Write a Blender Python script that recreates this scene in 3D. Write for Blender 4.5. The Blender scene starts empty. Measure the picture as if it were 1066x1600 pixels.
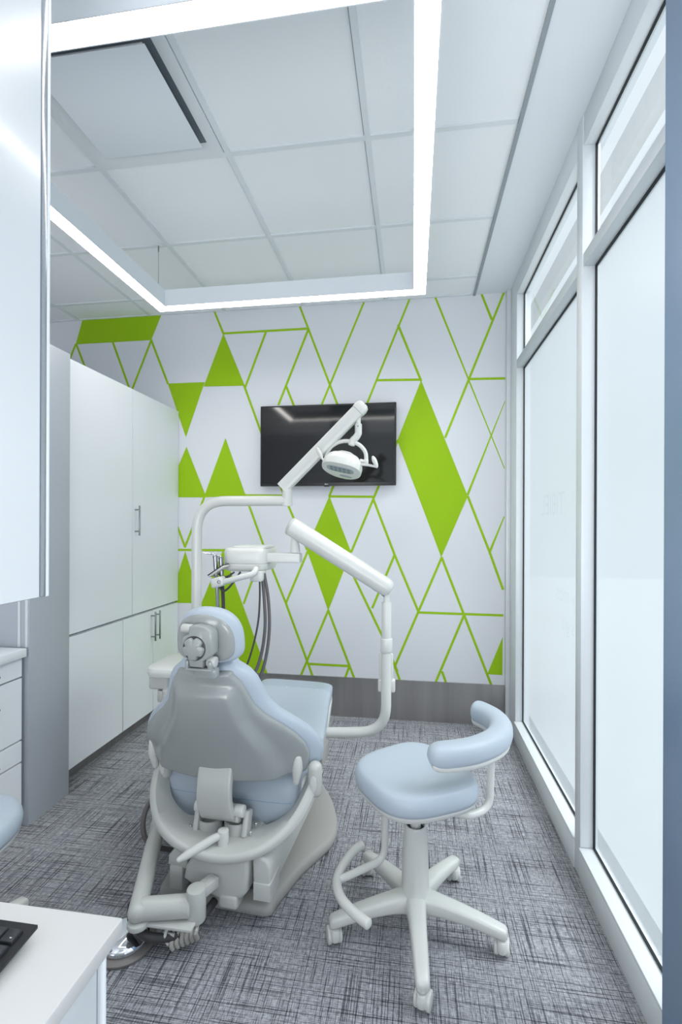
import bpy, bmesh, math
from mathutils import Vector, Matrix
C = bpy.context.scene.collection
PI = math.pi
def lin(c):
    return tuple(((v/255)/12.92 if v/255 <= .04045 else ((v/255+.055)/1.055)**2.4) for v in c)

# ------------------------------------------------------------------ materials
def mat(name, rgb, rough=.5, metal=0., bump=0., bscale=200., coat=0., var=0., vscale=6., spec=.5, stretch=None):
    m = bpy.data.materials.new(name); m.use_nodes = True
    nt = m.node_tree; b = nt.nodes['Principled BSDF']
    col = lin(rgb)+(1,)
    b.inputs['Base Color'].default_value = col
    b.inputs['Roughness'].default_value = rough
    b.inputs['Metallic'].default_value = metal
    b.inputs['Specular IOR Level'].default_value = spec
    b.inputs['Coat Weight'].default_value = coat
    b.inputs['Coat Roughness'].default_value = .08
    tc = nt.nodes.new('ShaderNodeTexCoord')
    src = tc.outputs['Object']
    if stretch:
        mp = nt.nodes.new('ShaderNodeMapping'); mp.inputs['Scale'].default_value = stretch
        nt.links.new(src, mp.inputs['Vector']); src = mp.outputs['Vector']
    if var:
        n = nt.nodes.new('ShaderNodeTexNoise'); n.inputs['Scale'].default_value = vscale; n.inputs['Detail'].default_value = 4
        nt.links.new(src, n.inputs['Vector'])
        mx = nt.nodes.new('ShaderNodeMix'); mx.data_type = 'RGBA'
        mx.inputs['A'].default_value = tuple(v*(1-var) for v in col[:3])+(1,)
        mx.inputs['B'].default_value = tuple(min(1, v*(1+var)) for v in col[:3])+(1,)
        nt.links.new(n.outputs['Fac'], mx.inputs['Factor']); nt.links.new(mx.outputs['Result'], b.inputs['Base Color'])
    if bump:
        n = nt.nodes.new('ShaderNodeTexNoise'); n.inputs['Scale'].default_value = bscale; n.inputs['Detail'].default_value = 3
        nt.links.new(src, n.inputs['Vector'])
        bp = nt.nodes.new('ShaderNodeBump'); bp.inputs['Strength'].default_value = bump; bp.inputs['Distance'].default_value = .002
        nt.links.new(n.outputs['Fac'], bp.inputs['Height']); nt.links.new(bp.outputs['Normal'], b.inputs['Normal'])
    return m

M = {}
M['wall'] = mat('wall_paint', (224, 226, 230), .6, bump=.05, bscale=300)
M['green'] = mat('green_vinyl', (154, 196, 22), .6, spec=.2)
M['ceil'] = mat('ceiling_tile', (239, 241, 242), .85, bump=.25, bscale=420, var=.02, vscale=220)
M['gyp'] = mat('gypsum', (228, 232, 236), .7, bump=.05, bscale=250)
M['tbar'] = mat('tbar', (222, 226, 228), .45)
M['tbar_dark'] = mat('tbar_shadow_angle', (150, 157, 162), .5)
M['lam'] = mat('white_laminate', (232, 235, 239), .32, var=.008, vscale=3)
M['gloss'] = mat('white_gloss_laminate', (214, 217, 220), .24, coat=.25)
M['edge'] = mat('polished_edge', (176, 180, 186), .2, metal=.9)
M['desk'] = mat('desk_laminate', (207, 205, 204), .35, var=.008, vscale=3)
M['gap'] = mat('dark_gap', (40, 44, 50), .7)
M['greylam'] = mat('grey_laminate', (176, 181, 188), .38, var=.02, vscale=5)
M['greyback'] = mat('grey_back', (140, 146, 156), .5)
M['alu'] = mat('aluminium', (222, 226, 228), .38, metal=.1, var=.02, vscale=30)
M['alu_d'] = mat('aluminium_dull', (200, 206, 209), .42, metal=.1)
M['chrome'] = mat('chrome', (225, 228, 232), .06, metal=1.)
M['steel'] = mat('brushed_steel', (150, 152, 156), .3, metal=1., var=.05, vscale=60)
M['bbsteel'] = mat('brushed_baseboard', (170, 167, 165), .32, metal=.85, var=.22, vscale=3, stretch=(6, 6, .25), bump=.1, bscale=60)
M['throat_shade'] = mat('vent_throat_shade', (96, 104, 110), .6)
M['gasket'] = mat('black_gasket', (22, 28, 34), .6)
M['plas'] = mat('chair_plastic', (190, 191, 187), .3, bump=.02, bscale=300)
M['plas2'] = mat('white_plastic', (208, 209, 205), .28, bump=.02, bscale=300)
M['shell'] = mat('back_shell', (152, 156, 155), .22, bump=.03, bscale=500, coat=.2)
M['taupe'] = mat('taupe_base', (164, 162, 158), .42, bump=.04, bscale=400)
M['mech'] = mat('dark_mechanism', (58, 58, 60), .5)
M['uph'] = mat('light_blue_vinyl', (175, 186, 197), .42, bump=.08, bscale=260, var=.02, vscale=8)
M['uphd'] = mat('slate_blue_vinyl', (142, 164, 188), .42, bump=.08, bscale=260, var=.02, vscale=8)
M['pedal'] = mat('pedal_rim', (118, 114, 112), .4)
M['hose'] = mat('grey_hose', (96, 92, 94), .5)
M['hosed'] = mat('dark_hose', (64, 62, 64), .5)
M['rib'] = mat('ribbed_hose', (186, 182, 174), .5)
M['black'] = mat('black_plastic', (26, 27, 30), .35)
M['key'] = mat('keycap', (38, 40, 45), .42, bump=.05, bscale=900)
M['legend'] = mat('key_legend', (190, 195, 202), .5)
M['screen'] = mat('tv_screen', (10, 10, 12), .07, spec=.6)
M['pillar'] = mat('pillar_paint', (122, 146, 174), .33, bump=.06, bscale=120, var=.05, vscale=2)
M['concrete'] = mat('concrete', (205, 206, 205), .9, bump=.2, bscale=40, var=.06, vscale=12)
M['ground'] = mat('pavement', (150, 152, 153), .9, var=.05)
M['lens'] = mat('lamp_lens', (150, 164, 168), .15)
M['ledc'] = mat('lamp_led', (112, 124, 128), .12)
M['red'] = mat('red_rubber', (150, 24, 40), .5)

def emat(name, rgb, s):
    m = bpy.data.materials.new(name); m.use_nodes = True; nt = m.node_tree
    nt.nodes.clear(); o = nt.nodes.new('ShaderNodeOutputMaterial'); e = nt.nodes.new('ShaderNodeEmission')
    e.inputs['Color'].default_value = rgb+(1,); e.inputs['Strength'].default_value = s
    nt.links.new(e.outputs[0], o.inputs['Surface']); return m
M['led'] = emat('led_diffuser', (1., .97, .935), 14.0)

def facing_fresnel(nt, ior):
    """Fresnel reflection on the outer faces only, so a pane of real thickness does not trap light"""
    fr = nt.nodes.new('ShaderNodeFresnel'); fr.inputs['IOR'].default_value = ior
    ge = nt.nodes.new('ShaderNodeNewGeometry'); m1 = nt.nodes.new('ShaderNodeMath'); m1.operation = 'SUBTRACT'; m1.inputs[0].default_value = 1
    nt.links.new(ge.outputs['Backfacing'], m1.inputs[1]); m2 = nt.nodes.new('ShaderNodeMath'); m2.operation = 'MULTIPLY'
    nt.links.new(fr.outputs[0], m2.inputs[0]); nt.links.new(m1.outputs[0], m2.inputs[1]); return m2.outputs[0]
def frosted():
    m = bpy.data.materials.new('frosted_film'); m.use_nodes = True; nt = m.node_tree; nt.nodes.clear()
    o = nt.nodes.new('ShaderNodeOutputMaterial')
    tr = nt.nodes.new('ShaderNodeBsdfTranslucent'); df = nt.nodes.new('ShaderNodeBsdfDiffuse'); gl = nt.nodes.new('ShaderNodeBsdfGlossy')
    tr.inputs['Color'].default_value = (.30, .33, .345, 1); df.inputs['Color'].default_value = (.75, .8, .84, 1)
    gl.inputs['Roughness'].default_value = .35
    a = nt.nodes.new('ShaderNodeMixShader'); a.inputs[0].default_value = .22
    nt.links.new(tr.outputs[0], a.inputs[1]); nt.links.new(df.outputs[0], a.inputs[2])
    tp = nt.nodes.new('ShaderNodeBsdfTransparent'); tp.inputs['Color'].default_value = (.96, .985, 1, 1)
    s = nt.nodes.new('ShaderNodeMixShader'); s.inputs[0].default_value = .32
    nt.links.new(a.outputs[0], s.inputs[1]); nt.links.new(tp.outputs[0], s.inputs[2]); a = s
    b = nt.nodes.new('ShaderNodeMixShader')
    nt.links.new(facing_fresnel(nt, 1.35), b.inputs[0]); nt.links.new(a.outputs[0], b.inputs[1]); nt.links.new(gl.outputs[0], b.inputs[2])
    nt.links.new(b.outputs[0], o.inputs['Surface']); return m
M['frost'] = frosted()
def clearglass(name, tint, rough=0.):
    m = bpy.data.materials.new(name); m.use_nodes = True; nt = m.node_tree; nt.nodes.clear()
    o = nt.nodes.new('ShaderNodeOutputMaterial')
    t = nt.nodes.new('ShaderNodeBsdfTransparent'); t.inputs['Color'].default_value = tint+(1,)
    g = nt.nodes.new('ShaderNodeBsdfGlossy'); g.inputs['Roughness'].default_value = rough
    x = nt.nodes.new('ShaderNodeMixShader')
    nt.links.new(facing_fresnel(nt, 1.45), x.inputs[0]); nt.links.new(t.outputs[0], x.inputs[1]); nt.links.new(g.outputs[0], x.inputs[2])
    nt.links.new(x.outputs[0], o.inputs['Surface']); return m
M['glass'] = clearglass('clear_glass', (.95, .97, .97))
M['sleeve'] = clearglass('clear_plastic_sleeve', (.93, .95, .96), .12)
M['etch'] = clearglass('window_lettering', (.93, .94, .95), .3)

def carpet():
    m = bpy.data.materials.new('woven_carpet'); m.use_nodes = True; nt = m.node_tree; N = nt.nodes; L = nt.links
    b = N['Principled BSDF']; b.inputs['Roughness'].default_value = .9; b.inputs['Specular IOR Level'].default_value = .25
    tc = N.new('ShaderNodeTexCoord')
    def streak(sx, sy, off, detail=2):
        mp = N.new('ShaderNodeMapping'); mp.inputs['Scale'].default_value = (sx, sy, 1); mp.inputs['Location'].default_value = (off, off*1.7, 0)
        n = N.new('ShaderNodeTexNoise'); n.inputs['Scale'].default_value = 1; n.inputs['Detail'].default_value = detail
        L.new(tc.outputs['Object'], mp.inputs['Vector']); L.new(mp.outputs['Vector'], n.inputs['Vector']); return n.outputs['Fac']
    def ramp(src, a, b_, lo, hi):
        r = N.new('ShaderNodeMapRange'); r.inputs['From Min'].default_value = a; r.inputs['From Max'].default_value = b_
        r.inputs['To Min'].default_value = lo; r.inputs['To Max'].default_value = hi
        L.new(src, r.inputs['Value']); return r.outputs['Result']
    def op(t, x, y):
        q = N.new('ShaderNodeMath'); q.operation = t; q.inputs[0].default_value = 0
        for i, v in enumerate((x, y)):
            if isinstance(v, (int, float)): q.inputs[i].default_value = v
            else: L.new(v, q.inputs[i])
        return q.outputs[0]
    d1 = ramp(streak(240, 3.2, 0, 1), .53, .66, 1, .36)     # dark threads along the room
    d2 = ramp(streak(3.2, 240, 7, 1), .53, .66, 1, .36)     # dark threads across
    l1 = ramp(streak(520, 45, 3, 1), .42, .64, 0, .6)       # light threads
    l2 = ramp(streak(45, 520, 5, 1), .42, .64, 0, .6)
    base = op('ADD', .62, op('ADD', l1, l2))
    f = op('MULTIPLY', base, op('MULTIPLY', d1, d2))
    mx = N.new('ShaderNodeMix'); mx.data_type = 'RGBA'
    mx.inputs['A'].default_value = lin((46, 49, 56))+(1,); mx.inputs['B'].default_value = lin((184, 185, 190))+(1,)
    L.new(ramp(f, .15, 1.5, 0, 1), mx.inputs['Factor']); L.new(mx.outputs['Result'], b.inputs['Base Color'])
    bp = N.new('ShaderNodeBump'); bp.inputs['Strength'].default_value = .4; bp.inputs['Distance'].default_value = .003
    L.new(f, bp.inputs['Height']); L.new(bp.outputs['Normal'], b.inputs['Normal'])
    return m
M['carpet'] = carpet()

# ------------------------------------------------------------------ object helpers
def thing(name, label, cat, loc=(0, 0, 0), rz=0, group=None):
    o = bpy.data.objects.new(name, None); C.objects.link(o); o.location = loc; o.rotation_euler = (0, 0, rz)
    o.empty_display_size = .1
    o['label'] = label; o['category'] = cat
    if group: o['group'] = group
    return o
def obj(name, bm, m, parent=None, ang=38, recalc=True, label=None):
    if recalc: bmesh.ops.recalc_face_normals(bm, faces=bm.faces[:])
    me = bpy.data.meshes.new(name); bm.to_mesh(me); bm.free()
    for x in (m if isinstance(m, (list, tuple)) else [m]): me.materials.append(x)
    me.polygons.foreach_set('use_smooth', [True]*len(me.polygons))
    me.set_sharp_from_angle(angle=math.radians(ang))
    o = bpy.data.objects.new(name, me); C.objects.link(o)
    if parent: o.parent = parent
    if label: o['label'] = label
    return o
def tag(o, label, cat, group=None):
    o['label'] = label; o['category'] = cat
    if group: o['group'] = group
    return o
def struct(name, bm, m, parent=None, **k):
    o = obj(name, bm, m, parent, **k)
    if parent is None: o['kind'] = 'structure'
    return o
def sroot(name, loc=(0, 0, 0)):
    o = bpy.data.objects.new(name, None); C.objects.link(o); o.location = loc; o['kind'] = 'structure'; return o
NB = bmesh.new

# ------------------------------------------------------------------ shape helpers
def box(bm, lo, hi, bev=0., seg=2, mi=0, M4=None):
    lo = Vector(lo); hi = Vector(hi); c = (lo+hi)/2; s = hi-lo
    r = bmesh.ops.create_cube(bm, size=1); vs = r['verts']
    for v in vs: v.co = Vector((v.co.x*s.x, v.co.y*s.y, v.co.z*s.z))
    new = vs
    if bev:
        es = list({e for v in vs for e in v.link_edges})
        q = bmesh.ops.bevel(bm, geom=es, offset=min(bev, .49*min(s)), segments=seg, profile=.5, affect='EDGES')
        new = list({v for f in q['faces'] for v in f.verts} | {v for v in vs if v.is_valid})
    for v in new:
        p = v.co + (Vector((0, 0, 0)) if M4 else c)
        v.co = (M4 @ (v.co)) if M4 else p
    for f in {f for v in new for f in v.link_faces}: f.material_index = mi
    return new
def obox(bm, c, s, rot, bev=0., seg=2):
    """box of size s centred at c with rotation matrix rot (3x3 or Euler tuple)"""
    R = Matrix(rot).to_4x4() if not isinstance(rot, tuple) else Matrix.Rotation(rot[2], 4, 'Z') @ Matrix.Rotation(rot[1], 4, 'Y') @ Matrix.Rotation(rot[0], 4, 'X')
    s = Vector(s); return box(bm, -s/2, s/2, bev, seg, M4=Matrix.Translation(Vector(c)) @ R)
def catmull(pts, n=8):
    pts = [Vector(p) for p in pts]; out = []
    for i in range(len(pts)-1):
        p0 = pts[max(i-1, 0)]; p1 = pts[i]; p2 = pts[i+1]; p3 = pts[min(i+2, len(pts)-1)]
        for k in range(n):
            t = k/n
            out.append(.5*((2*p1)+(-p0+p2)*t+(2*p0-5*p1+4*p2-p3)*t*t+(-p0+3*p1-3*p2+p3)*t**3))
    out.append(pts[-1]); return out
def fillet(pts, r, n=8):
    """polyline with rounded corners of radius r"""
    pts = [Vector(p) for p in pts]; out = [pts[0]]
    for i in range(1, len(pts)-1):
        a = (pts[i-1]-pts[i]); b = (pts[i+1]-pts[i]); la, lb = a.length, b.length; a /= la; b /= lb
        th = a.angle(b)
        rr = r[i-1] if isinstance(r, (list, tuple)) else r
        d = min(rr/math.tan(th/2), la*.49, lb*.49); p = pts[i]+a*d; q = pts[i]+b*d
        for k in range(n+1):
            t = k/n; out.append(p*(1-t)**2+pts[i]*2*t*(1-t)+q*t*t)
    out.append(pts[-1]); return out
def frames(pts):
    T = []
    for i in range(len(pts)):
        a = pts[max(i-1, 0)]; b = pts[min(i+1, len(pts)-1)]; T.append((b-a).normalized())
    u = Vector((0, 0, 1)) if abs(T[0].z) < .9 else Vector((0, 1, 0))
    u = (u-T[0]*u.dot(T[0])).normalized(); out = []
    for t in T:
        u = (u-t*u.dot(t)).normalized(); out.append((t, u, t.cross(u)))
    return out
def loft(bm, rings, cap=True, mi=0):
    R = [[bm.verts.new(p) for p in r] for r in rings]; n = len(R[0])
    for a, b in zip(R, R[1:]):
        for k in range(n):
            f = bm.faces.new((a[k], a[(k+1) % n], b[(k+1) % n], b[k])); f.material_index = mi
    if cap:
        for r in (R[0], R[-1]):
            c = bm.verts.new(sum((v.co for v in r), Vector())/n)
            for k in range(n):
                f = bm.faces.new((r[k], r[(k+1) % n], c)); f.material_index = mi
    return R
def tube(bm, pts, r, seg=14, rnd=0., rz=None, mi=0):
    """round tube; r number or list; rnd: rounded end length; rz: second radius (ellipse along frame u)"""
    pts = [Vector(p) for p in pts]; fr = frames(pts); n = len(pts)
    rs = r if isinstance(r, (list, tuple)) else [r]*n
    if len(rs) != n: rs = [rs[min(int(i/(n-1)*(len(rs)-1)), len(rs)-2)]*(1-((i/(n-1)*(len(rs)-1)) % 1 if i < n-1 else 1))+rs[min(int(i/(n-1)*(len(rs)-1)), len(rs)-2)+1]*((i/(n-1)*(len(rs)-1)) % 1 if i < n-1 else 1) for i in range(n)]
    rows = [(pts[i], fr[i], rs[i]) for i in range(n)]
    if rnd:
        hd = [(pts[0]-fr[0][0]*rnd*math.sin(a), fr[0], rs[0]*max(math.cos(a), .05)) for a in (PI/2*.97, PI/2*.75, PI/2*.5, PI/2*.25)]
        tl = [(pts[-1]+fr[-1][0]*rnd*math.sin(a), fr[-1], rs[-1]*max(math.cos(a), .05)) for a in (PI/2*.25, PI/2*.5, PI/2*.75, PI/2*.97)]
        rows = hd+rows+tl
    k = (rz if rz else 1.)
    loft(bm, [[p+f[1]*(math.cos(2*PI*j/seg)*q*k)+f[2]*(math.sin(2*PI*j/seg)*q) for j in range(seg)] for p, f, q in rows], mi=mi)
def cyl(bm, a, b, r, seg=24, bev=0.):
    a = Vector(a); b = Vector(b); d = (b-a); L = d.length; d /= L
    if bev:
        e = bev
        tube(bm, [a, a+d*e*.3, a+d*e, b-d*e, b-d*e*.3, b], [r-e, r-e*.3, r, r, r-e*.3, r-e], seg)
    else: tube(bm, [a, b], r, seg)
def lathe(bm, prof, c=(0, 0, 0), seg=40):
    c = Vector(c)
    loft(bm, [[c+Vector((r*math.cos(2*PI*k/seg), r*math.sin(2*PI*k/seg), z)) for k in range(seg)] for r, z in prof])
def plan(bm, pts, prof, c=(0, 0), org=(0, 0, 0), M4=None):
    """closed plan outline scaled about c by each (scale, z) of prof"""
    rings = []
    for s, z in prof:
        ring = []
        for x, y in pts:
            p = Vector((c[0]+(x-c[0])*s, c[1]+(y-c[1])*s, z))+Vector(org)
            ring.append(M4 @ p if M4 else p)
        rings.append(ring)
    loft(bm, rings)
def superell(a, b, n, k=64):
    out = []
    for i in range(k):
        t = 2*PI*i/k; c, s = math.cos(t), math.sin(t)
        out.append((a*math.copysign(abs(c)**(2/n), c), b*math.copysign(abs(s)**(2/n), s)))
    return out
def prism(bm, poly, M4, h, bev=0., seg=2):
    """2-D polygon extruded by h along local z, placed by M4"""
    vs = [bm.verts.new((x, y, 0)) for x, y in poly]; f = bm.faces.new(vs)
    q = bmesh.ops.extrude_face_region(bm, geom=[f]); top = [v for v in q['geom'] if isinstance(v, bmesh.types.BMVert)]
    for v in top: v.co.z += h
    new = vs+top
    if bev:
        es = list({e for v in new for e in v.link_edges if (e.verts[0].co.z > h/2) == (e.verts[1].co.z > h/2)})
        r = bmesh.ops.bevel(bm, geom=es, offset=bev, segments=seg, profile=.5, affect='EDGES')
        new = list({v for f in r['faces'] for v in f.verts} | {v for v in new if v.is_valid})
    for v in new: v.co = M4 @ v.co
def XZ(y, flip=1):
    """local (x, y, z) -> world (x, y0 + z, y): polygon drawn in the x-z plane, extruded towards +y"""
    return Matrix(((1, 0, 0, 0), (0, 0, 1, y), (0, 1, 0, 0), (0, 0, 0, 1)))
def YZ(x):
    return Matrix(((0, 0, 1, x), (1, 0, 0, 0), (0, 1, 0, 0), (0, 0, 0, 1)))
def pad(bm, rows, X=(1, 0, 0), n=3., wrap=0., wdir=(0, 1, 0), e=0., K=30, back=None, front=None):
    """upholstered shape: rows of (centre, half width, half thickness, thickness direction)"""
    X = Vector(X); wd = Vector(wdir); S = [-math.cos(PI*k/K) for k in range(K+1)]
    rows = [(Vector(c), w, t, Vector(T).normalized()) for c, w, t, T in rows]
    if e:
        c0, w0, t0, T0 = rows[0]; d0 = (c0-rows[1][0]).normalized(); c1, w1, t1, T1 = rows[-1]; d1 = (c1-rows[-2][0]).normalized()
        A = (.22, .45, .7, .9, .985)
        hd = [(c0+d0*e*math.sin(PI/2*a), w0-e*(1-math.cos(PI/2*a)), t0*max(math.cos(PI/2*a), .03), T0) for a in reversed(A)]
        tl = [(c1+d1*e*math.sin(PI/2*a), w1-e*(1-math.cos(PI/2*a)), t1*max(math.cos(PI/2*a), .03), T1) for a in A]
        rows = hd+rows+tl
    rings = []
    for c, w, t, T in rows:
        r = []
        for sgn, ss in ((1, S), (-1, S[::-1][1:-1])):
            for s in ss:
                h = t*max(0, 1-abs(s)**n)**(1/n)*sgn
                p = c+X*(w*s)+T*h+wd*(wrap*(w*s)**2)
                if sgn < 0 and back: p = p-T*back(w*s, c)
                if sgn > 0 and front: p = p+T*front(w*s, c)
                r.append(p)
        rings.append(r)
    loft(bm, rings)
def sm(a, b, x):
    t = min(1, max(0, (x-a)/(b-a))); return t*t*(3-2*t)
def interp(tab, z):
    for (a, u), (b, v) in zip(tab, tab[1:]):
        if a <= z <= b: return u+(v-u)*(z-a)/(b-a)
    return tab[0][1] if z < tab[0][0] else tab[-1][1]

# ================================================================== THE SETTING
D, H = 3.489, 3.018                      # back wall, ceiling
XL, XW, YF = -4.2, .66, -1.6             # left wall, window frame inner plane, wall behind the camera
XG = .71                                 # glass plane
bm = NB(); box(bm, (XL-.1, YF-.1, -.12), (.80, D+.1, 0)); struct('floor', bm, M['carpet'])
bm = NB(); box(bm, (XL-.1, YF-.1, H), (.416, D+.1, H+.12)); struct('ceiling', bm, M['ceil'])
bm = NB(); box(bm, (.428, YF-.1, H-.004), (.80, D+.1, H+.12)); struct('ceiling_soffit', bm, M['gyp'])
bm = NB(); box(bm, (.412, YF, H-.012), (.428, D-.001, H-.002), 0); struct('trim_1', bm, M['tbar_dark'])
# lay-in grid of the ceiling
bm = NB()
for i in range(1, 8):
    x = .416-.61*i
    box(bm, (x-.012, YF, H-.008), (x+.012, D-.001, H)); 
for k in range(-5, 3):
    y = 2.0106+.61*k
    box(bm, (XL, y-.012, H-.0075), (.408, y+.012, H))
box(bm, (XL, D-.016, H-.0072), (.408, D-.001, H))
struct('trim_2', bm, M['tbar'])
# shadow line beside every tee, painted as thin darker strips
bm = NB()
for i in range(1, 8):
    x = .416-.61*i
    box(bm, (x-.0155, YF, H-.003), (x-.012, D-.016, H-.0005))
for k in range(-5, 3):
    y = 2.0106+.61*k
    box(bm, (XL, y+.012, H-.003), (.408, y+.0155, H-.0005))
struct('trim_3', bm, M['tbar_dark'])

ML = [((-0.837,3.018),(-0.440,1.99)),((-0.358,3.018),(-0.947,1.616)),((-0.03,3.018),(-0.608,1.606)),((-0.111,2.83),(0.053,2.425)),((0.151,3.018),(0.633,1.793)),((0.619,3.014),(0.224,2.017)),((0.47,3.018),(0.538,2.835)),((0.391,2.423),(0.635,2.418)),((-0.261,2.441),(0.049,2.433)),((0.634,2.255),(0.38,1.612)),((-0.769,2.841),(-0.996,2.288)),((-0.935,2.419),(-0.765,1.996)),((0.631,1.453),(0.532,1.211)),((0.38,1.599),(0.532,1.203)),((0.532,1.203),(0.621,0.95)),((-0.611,1.603),(-0.282,1.598)),((-0.111,2.002),(-0.282,1.59)),((-0.282,1.59),(-0.444,1.198)),((-0.285,1.581),(-0.13,1.18)),((-0.13,1.18),(0.04,0.778)),((-0.13,1.18),(-0.289,0.795)),((-0.498,1.165),(-0.209,0.578)),((-0.209,0.578),(-0.109,0.347)),((0.202,1.165),(-0.126,0.378)),((-0.126,0.378),(-0.092,0.287)),((0.202,1.165),(0.356,0.768)),((0.356,0.768),(0.544,0.282)),((0.04,0.771),(0.62,0.768)),((0.356,0.757),(0.161,0.274)),((0.208,0.355),(0.236,0.278)),((-0.613,0.766),(-0.816,0.281)),((-0.613,0.766),(-0.421,0.283)),((-0.763,0.367),(-0.457,0.365)),((-0.457,0.357),(-0.485,0.282)),((-0.932,0.806),(-0.73,0.284)),((-1.052,1.094),(-0.928,0.798)),((-0.953,1.616),(-0.775,1.214)),((-0.770,1.195),(-0.932,0.813)),((-1.178,1.02),(-1.26,0.799)),((-1.253,1.62),(-1.052,1.094)),((-1.263,2.44),(-0.953,1.616)),((-1.574,1.618),(-0.947,1.61)),((-2.664,2.824),(-2.771,2.59)),((-2.66,2.828),(-2.56,2.585)),((-2.342,2.824),(-2.202,2.462)),((-2.017,2.824),(-2.173,2.454)),((-2.017,2.824),(-1.878,2.481)),((-1.501,3.018),(-1.429,2.843)),((-1.423,2.843),(-0.769,2.843)),((-1.095,2.835),(-1.256,2.425)),((-1.578,1.6),(-1.732,1.22)),((-1.732,1.22),(-1.813,1.423)),((-1.834,1.197),(-1.407,1.199))]
MP = [[(-2.605,3.018),(-1.932,3.018),(-2.017,2.824),(-2.664,2.824)],[(-1.878,2.481),(-1.577,2.48),(-1.728,2.063)],[(-1.429,2.843),(-1.258,2.44),(-1.586,2.446)],[(-1.723,1.989),(-1.572,1.627),(-1.582,1.6),(-1.872,1.603),(-1.872,1.659)],[(-1.409,2.05),(-1.249,1.614),(-1.582,1.6)],[(-1.73,1.187),(-1.597,0.792),(-1.864,0.787)],[(-1.426,1.201),(-1.073,0.284),(-1.821,0.253)],[(0.053,2.429),(0.38,1.599),(0.199,1.167),(-0.114,2.002)],[(-0.608,1.606),(-0.446,1.198),(-0.613,0.763),(-0.779,1.219)],[(0.62,0.618),(0.517,0.354),(0.619,0.353)]]
bm = NB(); box(bm, (XL, D, 0), (.632, D+.1, H)); box(bm, (.632, D+.002, 0), (.8, D+.1, H))
for li, (a, b) in enumerate(ML):                                                    # painted lines of the mural
    a = Vector((a[0], a[1])); b = Vector((b[0], b[1])); d = (b-a).normalized(); n = Vector((-d.y, d.x))*.0084; d *= .004
    q = [a-d+n, b+d+n, b+d-n, a-d-n]
    f = bm.faces.new([bm.verts.new((min(p.x, .631), D-.0005-.00002*li, min(p.y, H-.001))) for p in q]); f.material_index = 1
for P_ in MP:
    f = bm.faces.new([bm.verts.new((p[0], D-.0018, min(p[1], H-.001))) for p in P_]); f.material_index = 1
bm.normal_update()
for f in bm.faces:
    if f.material_index == 1 and f.normal.y > 0: f.normal_flip()
struct('wall_back', bm, [M['wall'], M['green']], recalc=False)
bm = NB(); box(bm, (-1.78, D-.012, 0.0), (.632, D-.0022, .284)); struct('baseboard_back', bm, M['bbsteel'])
bm = NB(); box(bm, (XL-.1, YF, 0), (XL, D, H)); struct('wall_left', bm, M['wall'])
bm = NB(); box(bm, (XL, YF-.1, 0), (.8, YF, H)); struct('wall_front', bm, M['wall'])
# pillar between the window bays (the wall pier at the right edge)
bm = NB(); box(bm, (.613, .72, 0), (.80, 1.30, H-.004), .004); struct('wall_right', bm, M['pillar'])

# windows: bay 1 beside the mural, bay 2 nearer, bay 3 unseen beyond the pier, added for daylight near the camera
ZS, ZT0, ZT1, ZH = .126, 2.416, 2.467, 2.893
def window(i, y0, y1):
    w = sroot('window_%d' % i, ((XG+XW)/2, y0, 0)); ox, oy = (XG+XW)/2, y0
    def L(p): return (p[0]-ox, p[1]-oy, p[2])
    bm = NB()
    box(bm, L((XW-.008, y0, 0)), L((XG+.012, y1, ZS-.012)), .003)                 # curb sill
    box(bm, L((XW-.010, y0, ZS-.012)), L((XG+.012, y1, ZS)), .003)
    struct('sill', bm, M['alu'], w)
    bm = NB(); box(bm, L((XW, y0, ZT0)), L((XG+.012, y1, ZT1)), .003); struct('transom_bar', bm, M['alu_d'], w)
    bm = NB(); box(bm, L((XW, y0, ZH)), L((XG+.012, y1, H-.004)), .003); struct('head_frame', bm, M['alu'], w)
    bm = NB(); box(bm, L((XG, y0, ZS)), L((XG+.006, y1, ZT0))); [setattr(f, 'material_index', 1) for f in bm.faces if f.calc_center_median().x < XG-ox+.001]
    struct('frosted_pane', bm, [M['glass'], M['frost']], w)
    bm = NB(); box(bm, L((XG, y0, ZT1)), L((XG+.006, y1, ZH))); struct('clear_pane', bm, M['glass'], w)
    bm = NB(); g = .007
    for a, b in ((ZS, ZT0), (ZT1, ZH)):
        box(bm, L((XG-g, y0, a)), L((XG, y1, a+g))); box(bm, L((XG-g, y0, b-g)), L((XG, y1, b)))
        box(bm, L((XG-g, y0, a+g)), L((XG, y0+g, b-g))); box(bm, L((XG-g, y1-g, a+g)), L((XG, y1, b-g)))
    struct('gasket', bm, M['gasket'], w)
    return w
w1 = window(1, 2.087, 3.26); w2 = window(2, 1.30, 2.02); window(3, -1.5, .72)
bm = NB(); box(bm, (XW-.004, 2.021, 0), (XG+.012, 2.086, H-.004), .003); struct('trim_4', bm, M['alu'])
bm = NB(); box(bm, (XW, 3.261, 0), (XG+.012, D+.002, H-.004), .003); box(bm, (.634, 3.44, 0), (XW, D, H-.004), .002); struct('trim_5', bm, M['alu'])
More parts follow.
